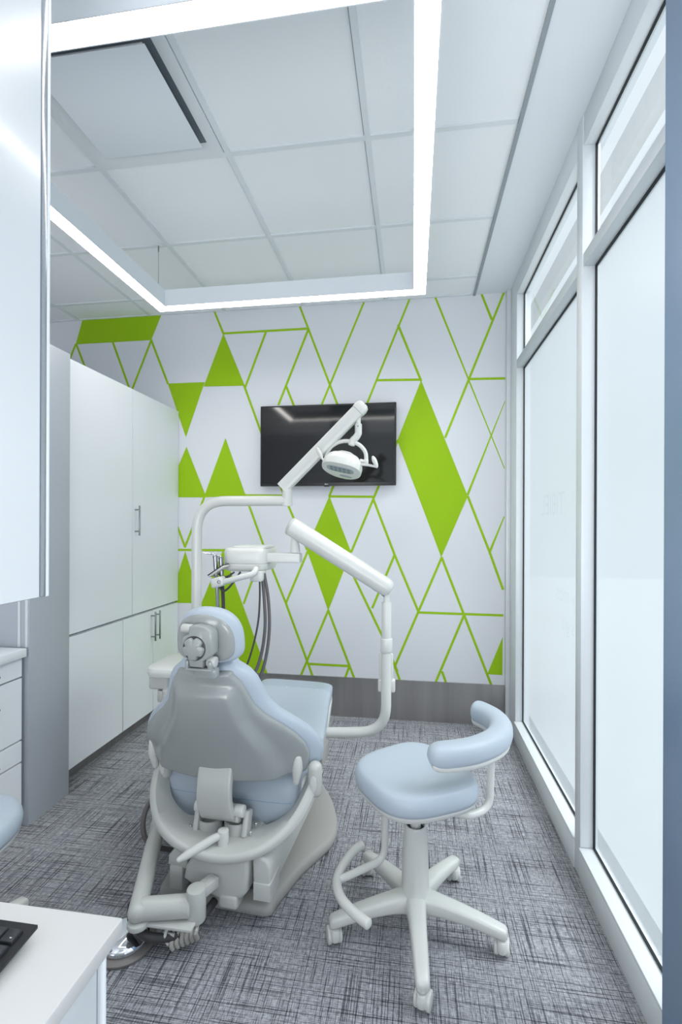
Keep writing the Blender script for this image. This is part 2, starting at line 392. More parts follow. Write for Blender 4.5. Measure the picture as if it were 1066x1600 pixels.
# faint lettering on the outside of the far pane, seen from behind
def words(txt, y, z, size):
    cu = bpy.data.curves.new('lettering', 'FONT'); cu.body = txt; cu.size = size; cu.align_x = 'CENTER'
    o = bpy.data.objects.new('lettering', cu); C.objects.link(o); dg = bpy.context.evaluated_depsgraph_get()
    me = bpy.data.meshes.new_from_object(o.evaluated_get(dg)); bpy.data.objects.remove(o); bpy.data.curves.remove(cu)
    bm = NB(); bm.from_mesh(me); bpy.data.meshes.remove(me)
    for v in bm.verts: v.co = Vector((XG-.0015-(XG+XW)/2, y+v.co.x-2.087, z+v.co.y))
    struct('lettering', bm, M['etch'], w1, recalc=False)
words('TI8IEL', 2.62, 1.45, .16); words('y mos', 2.40, 1.03, .12); words('s gid', 2.36, .90, .10)

# outside: paving and the concrete canopy over the shopfront
bm = NB(); box(bm, (.86, -8, -.2), (14, 14, -.02)); struct('pavement', bm, M['ground'])
bm = NB(); box(bm, (2.0, -12, 4.92), (2.1, 16, 5.22), .01); struct('exterior_beam', bm, M['concrete'])

# ================================================================== CABINETS
xc = -1.786
def bar_handle(bm, p, ax, L, out=.032, r=.0055):
    p = Vector(p); a = Vector(ax); o = Vector((out, 0, 0))
    cyl(bm, p-a*L/2+o, p+a*L/2+o, r, 12, .002)
    for s in (-.36, .36): cyl(bm, p+a*L*s, p+a*L*s+o, r*.8, 10)
def cab(name, label, cat, y0, y1, z0, z1, doors, toe=None, xf=xc, depth=.6, grp=None):
    t = thing(name, label, cat, (xf-depth/2, (y0+y1)/2, 0), 0, grp); ox, oy = xf-depth/2, (y0+y1)/2
    L = lambda x, y, z: (x-ox, y-oy, z)
    bm = NB(); box(bm, L(xf-depth, y0+.001, z0), L(xf-.019, y1-.001, z1)); obj('carcass', bm, [M['lam']], t)
    bm = NB(); box(bm, L(xf-.0195, y0+.003, z0+.003), L(xf-.0185, y1-.003, z1-.003)); obj('reveal', bm, M['gap'], t)
    if toe:
        bm = NB(); box(bm, L(xf-depth+.02, y0+.001, 0), L(xf-.075, y1-.001, z0)); obj('toe_kick', bm, M['bbsteel'], t)
    for d in doors:
        a, b = d['y']; zz = d.get('z', (z0, z1))
        bm = NB(); box(bm, L(xf-.018, a+.0022, zz[0]+.0035), L(xf, b-.0022, zz[1]-.0035), .0012, 1)
        dr = obj(d.get('n', 'door'), bm, M['lam'], t)
        if 'h' in d:
            bm = NB(); hy, hz, ax, HL = d['h']; bar_handle(bm, L(xf, hy, hz), ax, HL); obj('handle', bm, M['steel'], dr, label='brushed steel bar handle')
    return t
ZM = .8018; ZTOP = 2.266
cab('wall_unit', 'tall white two-door cupboard upper section on left wall with one bar handle', 'cabinet', 2.262, 3.486, ZM+.004, ZTOP,
    [{'y': (2.262, 2.873)}, {'y': (2.873, 3.486), 'h': (2.90, 1.417, (0, 0, 1), .195)}])
cab('base_unit', 'handleless single-door white base cabinet below the tall cupboard, beside grey panel', 'cabinet', 2.262, 2.775, .095, ZM-.004,
    [{'y': (2.262, 2.775)}], toe=1)
cab('base_unit', 'two-door white base cabinet with paired bar handles by mural wall', 'cabinet', 2.777, 3.486, .095, ZM-.004,
    [{'y': (2.777, 3.130), 'h': (3.100, .69, (0, 0, 1), .20)}, {'y': (3.130, 3.486), 'h': (3.160, .69, (0, 0, 1), .20)}], toe=1)
# grey full-height end panel
t = thing('end_panel', 'grey full-height end panel between drawers and tall white cupboard', 'panel', (-2.07, 2.12, 0))
bm = NB(); box(bm, (-.32, -.128, 0), (.318, .135, 2.27), .002); obj('panel_body', bm, M['greylam'], t)
for x in (.262, .30):
    bm = NB(); box(bm, (x, -.134, .823), (x+.012, -.128, 1.6), .001); obj('metal_strip', bm, M['alu'], t)
# drawer cabinet and its counter
t = cab('drawer_unit', 'white four-drawer base cabinet beside grey end panel', 'cabinet', 1.10, 1.975, .09, .781,
    [{'y': (1.10, 1.975), 'z': (.690, .781), 'n': 'drawer', 'h': (1.72, .737, (0, 1, 0), .2)}, {'y': (1.10, 1.975), 'z': (.402, .690), 'n': 'drawer', 'h': (1.72, .598, (0, 1, 0), .2)},
     {'y': (1.10, 1.975), 'z': (.301, .402), 'n': 'drawer', 'h': (1.72, .347, (0, 1, 0), .2)}, {'y': (1.10, 1.975), 'z': (.09, .301), 'n': 'drawer'}], toe=1, xf=-1.772)
bm = NB(); box(bm, (-2.39, 1.09, .783), (-1.752, 1.978, .822), .003); tag(obj('countertop', bm, M['lam']), 'white countertop on the four-drawer cabinet', 'countertop')
# cupboard hanging above the desk at the near left
t = thing('hanging_cupboard', 'glossy white hanging cupboard with metal edge at near left, above the desk', 'cabinet', (-.85, .44, 1.266))
bm = NB(); box(bm, (-.2, -.42, 0), (.19, .318, H-1.266-.002)); obj('carcass', bm, M['lam'], t)
bm = NB(); box(bm, (.19, -.42, -.002), (.203, .318, H-1.266-.002), .001, 1); obj('gloss_panel', bm, M['gloss'], t)
bm = NB(); box(bm, (-.2, .318, -.002), (.2035, .333, H-1.266-.002), .002); obj('edge_trim', bm, M['edge'], t, label='polished metal edge strip')
bm = NB(); box(bm, (-.2, .333, -.002), (.2035, .340, H-1.266-.002), .001); obj('end_cap', bm, M['lam'], t)
bm = NB(); box(bm, (-.2, -.42, -.516), (-.18, .28, 0), .001); obj('back_panel', bm, M['lam'], t)
# desk
t = thing('desk', 'white desk with keyboard at the lower left corner', 'desk', (-.78, .2, 0))
bm = NB(); box(bm, (-.32, -.6, .722), (.313, .528, .750), .0025, 3); obj('desktop', bm, M['desk'], t)
bm = NB(); box(bm, (-.30, -.55, 0), (.288, .498, .7215), .001); obj('side_panel', bm, M['gloss'], t)
bm = NB(); box(bm, (-.30, .498, 0), (.278, .514, .7215)); obj('reveal', bm, M['greyback'], t)
bm = NB(); box(bm, (-.30, .514, 0), (.289, .521, .7215), .001); obj('back_panel', bm, M['lam'], t)
# keyboard
KB = thing('keyboard', 'black computer keyboard on the white desk', 'keyboard', (-.570, .668, .7505), math.radians(0))
bm = NB(); prism(bm, [(-.165, .004), (0, .018), (0, .0235), (-.165, .0095)], YZ(-.44), .44, .0012, 1); obj('keyboard_body', bm, M['black'], KB)
bm = NB(); box(bm, (-.42, -.016, 0), (-.38, -.006, .018)); obj('foot', bm, M['black'], KB)
bm = NB(); box(bm, (-.06, -.016, 0), (-.02, -.006, .018)); obj('foot', bm, M['black'], KB)
keys = NB(); sl = math.atan2(.014, .165)
def key(x, y, w, d):
    z = .0235+(y)*math.tan(sl)
    R = Matrix.Translation((x, y, z)) @ Matrix.Rotation(sl, 4, 'X')
    rings = []
    for s, h in ((0, 0), (0, .0035), (.0016, .0062), (.0024, .0066)):
        rings.append([R @ Vector((px, py, h)) for px, py in ((-w/2+s, -d/2+s), (w/2-s, -d/2+s), (w/2-s, d/2-s), (-w/2+s, d/2-s))])
    loft(keys, rings)
    q = [R @ Vector((px, py, .0066)) for px, py in ((w/2-.0075, -d/2+.0042), (w/2-.0040, -d/2+.0042), (w/2-.0040, -d/2+.0058), (w/2-.0075, -d/2+.0058))]
    f = keys.faces.new([keys.verts.new(p+Vector((0, 0, .0002))) for p in q]); f.material_index = 1
for r, yy in enumerate((-.025, -.051, -.077, -.103, -.127, -.150)):
    x = -.0135
    for c in range(22):
        ww = .0215
        if r in (1, 3) and c == 0: ww = .0455
        if x-ww < -.43: break
        key(x-ww/2, yy, ww, .0212); x -= ww+.0026
obj('keycaps', keys, [M['key'], M['legend']], KB)

# ================================================================== TELEVISION
t = thing('wall_mounted_television', 'black flat television mounted on the green and white mural', 'television', (-.6165, 3.445, 1.676))
bm = NB(); box(bm, (-.4965, -.024, 0), (.4965, .012, .587), .004); obj('bezel', bm, M['black'], t)
bm = NB(); box(bm, (-.484, -.0252, .022), (.484, -.0238, .575)); obj('screen', bm, M['screen'], t)
bm = NB(); box(bm, (-.2, .012, .12), (.2, .043, .46), .004); obj('wall_bracket', bm, M['mech'], t)
bm = NB(); box(bm, (-.02, -.025, -.006), (.02, -.008, .004), .003); obj('sensor', bm, M['black'], t)
bm = NB()
cyl(bm, (-.009, -.0243, .011), (-.009, -.026, .011), .0045, 16); box(bm, (-.001, -.026, .0075), (.0035, -.0243, .0145)); box(bm, (.005, -.026, .0075), (.012, -.0243, .0105)); obj('logo', bm, M['legend'], t)

# ================================================================== RING LIGHT
RX0, RX1, RY0, RY1, RZ = -1.50, .066, 1.098, 2.688, 2.66; RW, RH = .070, .094
t = thing('pendant_ring_light', 'square white ring pendant light with glowing underside', 'light', ((RX0+RX1)/2, (RY0+RY1)/2, RZ)); ox, oy = (RX0+RX1)/2, (RY0+RY1)/2
def sq(x0, x1, y0, y1, z): return [Vector((x-ox, y-oy, z)) for x, y in ((x0, y0), (x1, y0), (x1, y1), (x0, y1))]
bm = NB(); w = RW
rings = [sq(RX0, RX1, RY0, RY1, 0), sq(RX0, RX1, RY0, RY1, RH), sq(RX0+w, RX1-w, RY0+w, RY1-w, RH), sq(RX0+w, RX1-w, RY0+w, RY1-w, 0),
         sq(RX0+w-.003, RX1-w+.003, RY0+w-.003, RY1-w+.003, 0), sq(RX0+w-.003, RX1-w+.003, RY0+w-.003, RY1-w+.003, .004), sq(RX0+.003, RX1-.003, RY0+.003, RY1-.003, .004), sq(RX0+.003, RX1-.003, RY0+.003, RY1-.003, 0), sq(RX0, RX1, RY0, RY1, 0)]
loft(bm, rings[:-1], cap=False)
R0 = [v for v in bm.verts]
a = R0[:4]; b = R0[-4:]
for k in range(4): bm.faces.new((b[k], b[(k+1) % 4], a[(k+1) % 4], a[k]))
obj('housing', bm, M['gyp'], t)
bm = NB(); loft(bm, [sq(RX0+.004, RX1-.004, RY0+.004, RY1-.004, .0035), sq(RX0+w-.004, RX1-w+.004, RY0+w-.004, RY1-w+.004, .0035)], cap=False)
bm.normal_update()
for f in bm.faces:
    if f.normal.z > 0: f.normal_flip()
obj('diffuser', bm, M['led'], t, recalc=False)
for x, y in ((RX0+.035, RY1-.08), (RX1-.035, RY1-.08), (RX0+.035, RY0+.08), (RX1-.035, RY0+.08)):
    bm = NB(); cyl(bm, (x-ox, y-oy, RH), (x-ox, y-oy, H-RZ-.04), .0012, 8); cyl(bm, (x-ox, y-oy, H-RZ-.045), (x-ox, y-oy, H-RZ-.012), .0035, 10); cab_ = obj('cable', bm, M['steel'], t)
    bm = NB(); cyl(bm, (x-ox, y-oy, H-RZ-.013), (x-ox, y-oy, H-RZ-.001), .018, 20, .003); obj('cable_gripper', bm, M['tbar'], cab_)

# air diffuser in the ceiling grid
t = thing('air_diffuser', 'square white plaque air diffuser set in the ceiling grid', 'vent', (-1.109, 1.706, H))
a = .288
def sqr(h, z): return [Vector((x*h, y*h, z)) for x, y in ((-1, -1), (1, -1), (1, 1), (-1, 1))]
bm = NB(); loft(bm, [sqr(.290, -.001), sqr(.290, -.012), sqr(.276, -.012), sqr(.25, -.004), sqr(.236, -.0015)], cap=False); obj('flange', bm, M['tbar'], t, ang=20)
bm = NB(); loft(bm, [sqr(.236, -.0018), sqr(.2, -.0012)], cap=False); obj('throat_shade', bm, M['throat_shade'], t)  # flat dark ring, painting the shaded opening around the plaque
bm = NB(); box(bm, (-.222, -.222, -.034), (.222, .222, -.030), .001); obj('plaque', bm, M['gyp'], t)
for x, y in ((-.15, -.15), (.15, -.15), (.15, .15), (-.15, .15)):
    bm = NB(); cyl(bm, (x, y, -.031), (x, y, -.001), .006, 8); obj('hanger', bm, M['steel'], t)
#@@PART2
# ================================================================== DENTAL CHAIR
CR = (-.69, 2.0, 0.); CA = math.radians(-3.6)
CH = thing('dental_chair', 'light blue and grey dental chair seen from behind, centre of the room', 'dental chair', CR, CA)
cs, sn = math.cos(CA), math.sin(CA)
def W(x, y, z):                                     # world point -> chair coordinates
    dx, dy = x-CR[0], y-CR[1]; return Vector((dx*cs+dy*sn, -dx*sn+dy*cs, z))
# base plate
hw = [(-.345, .195), (-.33, .222), (-.29, .228), (-.22, .245), (-.11, .275), (0, .322), (.06, .345), (.13, .352), (.22, .337), (.374, .275), (.504, .195), (.60, .14), (.64, .09)]
sd = catmull([(w_, y, 0) for y, w_ in hw], 5)
ol = [(p.x, p.y) for p in sd]+[(-p.x, p.y) for p in reversed(sd)]
bm = NB(); plan(bm, ol, [(.97, 0), (.99, .006), (1, .02), (.995, .034), (.975, .044), (.94, .05), (.80, .056), (.3, .058)], c=(0, .1)); obj('base_plate', bm, M['taupe'], CH)
# lift mechanism and covers
bm = NB(); box(bm, (-.15, -.30, .055), (.16, .42, .11), .02); box(bm, (-.11, -.05, .11), (.12, .42, .36), .02); box(bm, (-.2, .0, .345), (.22, .5, .385), .01); obj('lift_mechanism', bm, M['mech'], CH)
def rearpoly(pts, y): return [(W(x, y, z).x, z) for x, z in pts]
bm = NB(); prism(bm, rearpoly([(-.790, .158), (-.782, .20), (-.745, .262), (-.70, .275), (-.565, .280), (-.546, .265), (-.552, .145), (-.57, .122), (-.66, .108), (-.74, .132)], 1.565), XZ(-.425), .38, .016, 3); obj('pump_cover', bm, M['plas'], CH)
bm = NB(); box(bm, W(-.655, 1.567, .082), W(-.575, 1.72, .13), .012, 3); obj('cover_tongue', bm, M['plas'], CH)
bm = NB(); prism(bm, rearpoly([(-.541, .262), (-.525, .272), (-.487, .252), (-.474, .222), (-.478, .135), (-.536, .135)], 1.575), XZ(-.405), .66, .01, 3); obj('side_cover', bm, M['plas'], CH)
bm = NB(); prism(bm, rearpoly([(-.535, .175), (-.472, .175), (-.473, .115), (-.535, .115)], 1.575), XZ(-.411), .10, .006, 2); obj('cover_skirt', bm, M['plas'], CH)
bm = NB(); prism(bm, rearpoly([(-.868, .172), (-.866, .205), (-.84, .235), (-.79, .24), (-.79, .165)], 1.60), XZ(-.39), .28, .008, 2); obj('left_cover', bm, M['plas'], CH)
bm = NB(); box(bm, W(-.858, 1.615, .09), W(-.79, 1.86, .175), .006); obj('left_skirt', bm, M['plas'], CH)
# curved undercarriage yoke
outer = [W(*p) for p in ((-.962, 1.78, .505), (-.972, 1.735, .43), (-.945, 1.67, .368), (-.868, 1.59, .330), (-.745, 1.545, .294), (-.621, 1.545, .280), (-.51, 1.575, .304), (-.425, 1.64, .358), (-.378, 1.70, .432), (-.350, 1.735, .505))]
inner = [W(*p) for p in ((-.940, 1.80, .48), (-.942, 1.78, .405), (-.915, 1.745, .345), (-.845, 1.72, .300), (-.745, 1.71, .280), (-.63, 1.71, .278), (-.53, 1.72, .288), (-.455, 1.74, .33), (-.410, 1.77, .40), (-.385, 1.80, .48))]
oo, ii = catmull(outer, 8), catmull(inner, 8)
rings = []
for k, (p, q) in enumerate(zip(oo, ii)):
    a_ = p; b_ = q; dn = Vector((0, 0, -.030)); out = (p-q); out.z = 0; out.normalize()
    tan = (oo[min(k+1, len(oo)-1)]-oo[max(k-1, 0)]).normalized(); nrm = tan.cross((p-q).normalized()); nrm = nrm if nrm.z < 0 or abs(nrm.z) < .3 and nrm.dot(out) > 0 else -nrm
    nrm.normalize(); th = .034
    m_ = (p+q)/2
    rings.append([q, m_-nrm*.002, p-(p-m_)*.12, p+nrm*th*.25, p+nrm*th*.7, p+nrm*th-(p-m_)*.10, m_+nrm*th, q+nrm*th])
bm = NB(); loft(bm, rings); obj('yoke', bm, M['plas'], CH, ang=50)
# two shallow cups, uprights and bolts on the yoke
for x in (-.735, -.632):
    bm = NB(); p = W(x, 1.69, .285); rr = .046
    loft(bm, [[p+Vector((r*math.cos(a_), r*math.sin(a_), z)) for a_ in [2*PI*k/28 for k in range(28)]] for r, z in ((rr, -.02), (rr, .03), (rr-.006, .033), (rr-.010, .03), (rr-.012, .012))])
    obj('spring_cup', bm, M['plas'], CH)
for x in (-.772, -.588):
    bm = NB(); p = W(x, 1.672, .318); obox(bm, p, (.020, .05, .085), (math.radians(-18), 0, 0), .007, 3); obj('upright', bm, M['plas'], CH)
    for dx, dy in ((-.022 if x < -.7 else .022, -.02), (.022 if x > -.7 else -.03, .03)):
        bm = NB(); q = p+Vector((dx, dy, -.028)); cyl(bm, q, q+Vector((0, 0, .014)), .006, 12, .002); obj('bolt', bm, M['chrome'], CH)
bm = NB(); obox(bm, W(-.684, 1.735, .30), (.03, .03, .05), (0, 0, 0), .004); obj('stop_block', bm, M['red'], CH)
# recline lever
bm = NB(); p = W(-.655, 1.600, .318); q = W(-.770, 1.515, .272)
tube(bm, [p+Vector((0, 0, -.004)), p*.8+q*.2, p*.5+q*.5, p*.2+q*.8, q], [.0125, .013, .0155, .0145, .009], 16, .008); obj('recline_lever', bm, M['plas2'], CH)
bm = NB(); cyl(bm, p+Vector((.004, .004, -.055)), p+Vector((.004, .004, .012)), .019, 24, .004); cyl(bm, p+Vector((.004, .004, .011)), p+Vector((.004, .004, .0135)), .007, 14, .001); obj('lever_hub', bm, M['plas2'], CH)
# arm pivots left and right
for x, y, sgn in ((-.958, 1.775, -1), (-.352, 1.735, 1)):
    bm = NB(); p = W(x, y, .485); tube(bm, [p+Vector((0, 0, -.065)), p+Vector((0, 0, .02))], .026, 24, .022); pv = obj('pivot_arm', bm, M['plas'], CH)
    bm = NB(); q = p+Vector((.0 if sgn > 0 else 0, -.0235, -.03)); plan(bm, superell(.012, .030, 2), [(1, 0), (1, .003), (.85, .004)], M4=Matrix.Translation(q) @ Matrix.Rotation(PI/2, 4, 'X')); obj('pivot_cap', bm, M['plas2'], pv)
# seat upholstery, one continuous pad that wraps down at the rear
Ts = lambda a: (0, -math.sin(a), math.cos(a))
rows = []
path = catmull([(.015, -.192, .282), (.015, -.207, .335), (.015, -.205, .395), (.012, -.175, .435), (.005, -.10, .448), (0, .10, .44), (0, .30, .438), (0, .50, .455), (0, .66, .472)], 4)
wl = [(-.21, .27), (-.17, .275), (-.1, .305), (.1, .30), (.3, .268), (.5, .23), (.7, .205)]
fr_ = frames(path)
for k, p in enumerate(path):
    t_ = fr_[k][0]; a_ = math.atan2(t_.z, t_.y)
    w_ = interp(wl, p.y) if k > 8 else .268+.004*math.sin(k)
    rows.append((p, w_, .048 if k < 14 else .042, Ts(a_)))
bm = NB(); pad(bm, rows, n=4.5, e=.035, K=34)
for v in bm.verts:                                    # two hanging lobes with a notch between
    if v.co.z < .37 and v.co.y < -.1: v.co.z += .055*math.exp(-((v.co.x-.02)/.075)**2)*(1-sm(.30, .37, v.co.z)) - .018*math.exp(-((v.co.x-.15)/.07)**2)*(1-sm(.28, .36, v.co.z))
obj('seat_cushion', bm, [M['uph']], CH, ang=70)
bm = NB()                                              # piping seam across the rear of the seat
tube(bm, [W(-.69+.262*s, 1.0, 0) and Vector((.015+.27*s, -.2075-.048*(1-abs(s)**4.5)**(1/4.5)-.0004, .362)) for s in [k/13 for k in range(-12, 13)]], .0016, 8); obj('seam', bm, M['uphd'], CH)
# legrest underside and plastic sleeve at the foot end
bm = NB(); pad(bm, [((0, .10, .405), .28, .03, (0, 0, 1)), ((0, .30, .402), .272, .032, (0, 0, 1)), ((0, .50, .415), .238, .032, (0, 0, 1)), ((0, .64, .43), .214, .03, (0, 0, 1))], n=6, e=.02, K=24); obj('legrest_shell', bm, M['plas2'], CH)
rows2 = [(p+Vector((0, 0, .0)), interp(wl, p.y)+.004, .0465, Ts(math.atan2(fr_[k][0].z, fr_[k][0].y))) for k, p in enumerate(path) if p.y > .555]
bm = NB(); pad(bm, rows2, n=4.5, e=.036, K=34)
for i, v in enumerate(bm.verts): v.co += Vector((0, 0, .0016*math.sin(v.co.x*60+v.co.y*90)*math.sin(v.co.y*140)))
obj('plastic_sleeve', bm, M['sleeve'], CH, ang=70, label='clear plastic sleeve over the foot end')
bm = NB(); box(bm, (.225, .12, .318), (.29, .24, .392), .006); obj('side_bracket', bm, M['taupe'], CH)
# backrest upholstery
bw = [(.48, .348), (.51, .362), (.54, .368), (.56, .368), (.60, .356), (.64, .328), (.68, .288), (.72, .238), (.76, .203), (.80, .185), (.85, .167), (.885, .141), (.905, .106)]
BX = .002
def by(z): return -.318-(z-.48)*.24
bz = [.515+.013*k for k in range(31)]
wbk = lambda z: interp(bw, z)
tilt = (0, 1, .22)
bm = NB(); pad(bm, [((BX, by(z)+.040, z), wbk(z), .042, tilt) for z in bz], n=3.2, wrap=.85, e=.022, K=40); obj('backrest_cushion', bm, M['uph'], CH, ang=70)
def emb(x, c):
    wp = interp([(.46, .235), (.52, .235), (.60, .205), (.66, .165), (.72, .128), (.80, .105), (.85, .10)], c.z)
    return .026*(1-sm(wp-.02, wp+.03, abs(x)))*(1-sm(.80, .86, c.z))
bm = NB(); pad(bm, [((BX, by(z)-.004, z), max(wbk(z)-.036-.008*sm(.8, .9, z), .05), .020, tilt) for z in [.500+.0126*k for k in range(31)]], n=4, wrap=.85, e=.012, K=46, back=emb); obj('backrest_shell', bm, M['shell'], CH, ang=60)
for s in (-1, 1):                                       # moulded lugs at the lower corners
    bm = NB(); p = Vector((BX+s*.292, by(.50)+.055, .505)); tube(bm, [p+Vector((0, .0, .045)), p, p+Vector((-s*.006, .005, -.05))], [.017, .020, .012], 16, .012); obj('lug', bm, M['plas2'], CH)
# link between backrest and undercarriage
lk = catmull([W(-.688, 1.668, .575), W(-.688, 1.640, .54), W(-.688, 1.618, .48), W(-.688, 1.615, .42), W(-.684, 1.630, .372), W(-.684, 1.66, .345)], 5)
lf = frames(lk)
bm = NB(); pad(bm, [(p, .063, .017, lf[k][0].cross(Vector((1, 0, 0)))) for k, p in enumerate(lk)], n=9, e=.006, K=24); LK = obj('back_link', bm, M['plas'], CH, ang=50)
for s in (-1, 1):
    bm = NB(); p = W(-.684, 1.655, .372); cyl(bm, p+Vector((s*.058, 0, 0)), p+Vector((s*.094, 0, 0)), .021, 24, .004); cyl(bm, p+Vector((s*.09, 0, 0)), p+Vector((s*.0955, 0, 0)), .009, 16, .001); obj('link_knob', bm, M['plas2'], LK)
    bm = NB(); p = W(-.684, 1.675, .35); cyl(bm, p+Vector((s*.02, 0, -.0)), p+Vector((s*.075, 0, 0)), .030, 24, .006); obj('link_barrel', bm, M['plas2'], LK)
# headrest
HX = .024
def hwid(z, w, zt, zb, zc=.988):
    if z >= zc: return w*max(0, 1-((z-zc)/(zt-zc))**2.5)**(1/2.5)
    return w*max(0, 1-((zc-z)/(zc-zb))**3.2)**(1/3.2)
hy = lambda z: -.425-(z-1.0)*.10
def hrows(w, zt, zb, t, x, off, n=26):
    out = []
    for k in range(n+1):
        u = -math.cos(PI*(.04+.92*k/n)); z = (zt+zb)/2+(zt-zb)/2*u; q = hwid(z, w, zt, zb)
        out.append(((x, hy(z)+off, z), q, t*min(1, (q/w)**.8*1.15), (0, 1, .1)))
    return out
bm = NB(); pad(bm, hrows(.1195, 1.111, .922, .036, HX+.002, 0), n=2.6, wrap=1.2, e=.002, K=34); HR = obj('headrest_cushion', bm, M['uph'], CH, ang=70)
bm = NB(); pad(bm, hrows(.1045, 1.089, .930, .014, HX-.003, -.030), n=4, wrap=1.2, e=.002, K=34, back=lambda x, c: -.006*math.exp(-((abs(x)-.05)/.02)**2)); obj('headrest_shell', bm, M['shell'], CH, ang=60)
hp = lambda X_, Y_: (-.004+(X_-330)*.000293, 1.064-(Y_-265)*.000276)
bm = NB(); prism(bm, [hp(*q) for q in ((330, 290), (360, 272), (420, 265), (520, 285), (590, 325), (612, 370), (615, 600), (575, 650), (500, 690), (495, 770), (335, 765), (325, 690), (270, 650), (240, 600), (236, 450), (270, 405), (320, 385), (326, 320))], XZ(-.512), .05, .007, 3); HB = obj('headrest_bracket', bm, M['shell'], CH)
kx, kz = hp(400, 540)
bm = NB(); cyl(bm, (kx, -.5135, kz), (kx, -.509, kz), .0405, 40, .001); obj('knob_ring', bm, M['mech'], HB)
st = []
for k in range(70):
    a_ = 2*PI*k/70; st.append(((.0372-.0085*max(0, math.cos(5*(a_-.3)))**2)*math.cos(a_), (.0372-.0085*max(0, math.cos(5*(a_-.3)))**2)*math.sin(a_)))
bm = NB(); plan(bm, st, [(1, 0), (1, .010), (.96, .014), (.88, .016), (.4, .017)], M4=Matrix.Translation((kx, -.511, kz)) @ Matrix.Rotation(PI/2, 4, 'X')); obj('knob', bm, M['shell'], HB)
bm = NB(); x0, z0 = hp(262, 300); cyl(bm, (x0-.018, -.485, z0-.008), (x0+.022, -.485, z0-.008), .015, 20, .004); obj('release_button', bm, M['plas'], HB)
bm = NB(); box(bm, (hp(270, 0)[0], -.507, hp(0, 820)[1]), (hp(600, 0)[0], -.462, hp(0, 782)[1]), .005); box(bm, (hp(270, 0)[0], -.507, hp(0, 800)[1]), (hp(318, 0)[0], -.462, hp(0, 690)[1]), .005); box(bm, (hp(545, 0)[0], -.507, hp(0, 800)[1]), (hp(600, 0)[0], -.462, hp(0, 690)[1]), .005); obj('hinge_bracket', bm, M['shell'], HB)
bm = NB(); q = hp(560, 715); cyl(bm, (q[0]-.012, -.484, q[1]), (q[0]+.018, -.484, q[1]), .018, 24, .004); obj('hinge_pin', bm, M['plas'], HB)
bm = NB(); box(bm, (hp(330, 0)[0], -.478, hp(0, 940)[1]), (hp(600, 0)[0], -.442, hp(0, 800)[1]), .008); obj('headrest_post', bm, M['shell'], CH)

# ================================================================== ASSISTANT ARM (left of the chair)
AX = (-.70, 1.49, 0)
A_ = thing('assistant_unit', 'grey swing arm and instrument pad low on the left of the dental chair', 'dental arm', (-.69, 1.52, .14))
o_ = Vector((-.69, 1.52, .14)); V = lambda x, y, z: Vector((x, y, z))-o_
bm = NB(); cyl(bm, V(-.697, 1.492, .10), V(-.697, 1.492, .205), .031, 28, .006); obj('knuckle', bm, M['plas'], A_)
bm = NB(); obox(bm, V(-.682, 1.530, .180), (.042, .085, .036), (0, 0, math.radians(-24)), .006, 2); obj('mount_link', bm, M['plas'], A_)
bm = NB(); tube(bm, [V(-.715, 1.487, .148), V(-.872, 1.452, .145)], .034, 24, .008); obj('lower_tube', bm, M['plas'], A_)
bm = NB(); box(bm, V(-.895, 1.430, .106), V(-.685, 1.500, .117), .005); obj('tube_tray', bm, M['plas'], A_)
bm = NB(); tube(bm, fillet([V(-.868, 1.43, .15), V(-1.075, 1.96, .155), V(-1.12, 2.08, .155), V(-1.12, 2.10, .25), V(-1.12, 2.10, .62)], [.1, .05, .05], 6), .030, 20, .02); obj('swing_tube', bm, M['plas'], A_)
bm = NB(); cyl(bm, V(-.868, 1.437, .104), V(-.868, 1.437, .122), .034, 24, .004); obj('elbow_cap', bm, M['plas'], A_)
bm = NB(); plan(bm, superell(.135, .15, 4.5), [(.9, 0), (.97, .006), (1, .018), (1, .032), (.97, .042), (.9, .047), (.5, .049)], org=V(-1.10, 2.21, .684)); PD = obj('instrument_pad', bm, M['plas2'], A_)
bm = NB(); loft(bm, [[V(-1.055, 2.22, .7272)+Vector((a_*math.cos(t_), b_*math.sin(t_), h)) for t_ in [2*PI*k/40 for k in range(40)]] for a_, b_, h in ((.058, .052, 0), (.058, .052, .0012), (.055, .049, .0012), (.055, .049, 0))], cap=False); obj('pad_ring', bm, M['mech'], PD)
bm = NB(); box(bm, V(-1.075, 2.21, .7275), V(-1.055, 2.245, .7285)); obj('pad_mark', bm, M['mech'], PD)
bm = NB(); box(bm, V(-1.215, 2.085, .625), V(-1.115, 2.20, .69), .012, 3); cyl(bm, V(-1.155, 2.115, .565), V(-1.155, 2.115, .62), .026, 24, .006); obj('valve_block', bm, M['plas'], A_)
bm = NB(); cyl(bm, V(-1.15, 2.11, .50), V(-1.15, 2.11, .57), .012, 16, .002); obj('valve_tip', bm, M['chrome'], A_)
bm = NB(); tube(bm, catmull([V(-.93, 1.50, .12), V(-.90, 1.46, .085), V(-.83, 1.44, .07), V(-.75, 1.46, .07), V(-.70, 1.53, .075), V(-.68, 1.60, .08)], 6), .014, 12); obj('hose', bm, M['hosed'], A_)
bm = NB(); tube(bm, catmull([V(-1.00, 1.86, .33), V(-1.045, 1.78, .26), V(-1.03, 1.75, .17), V(-.98, 1.80, .10), V(-.90, 1.84, .08), V(-.84, 1.86, .09)], 6), .010, 10); obj('hose', bm, M['hose'], A_)
bm = NB(); tube(bm, catmull([V(-.775, 1.447, .10), V(-.778, 1.44, .075), V(-.77, 1.445, .05)], 5), .005, 8); cyl(bm, V(-.79, 1.45, .078), V(-.75, 1.45, .078), .006, 10); obj('hose_hook', bm, M['plas2'], A_)
bm = NB()
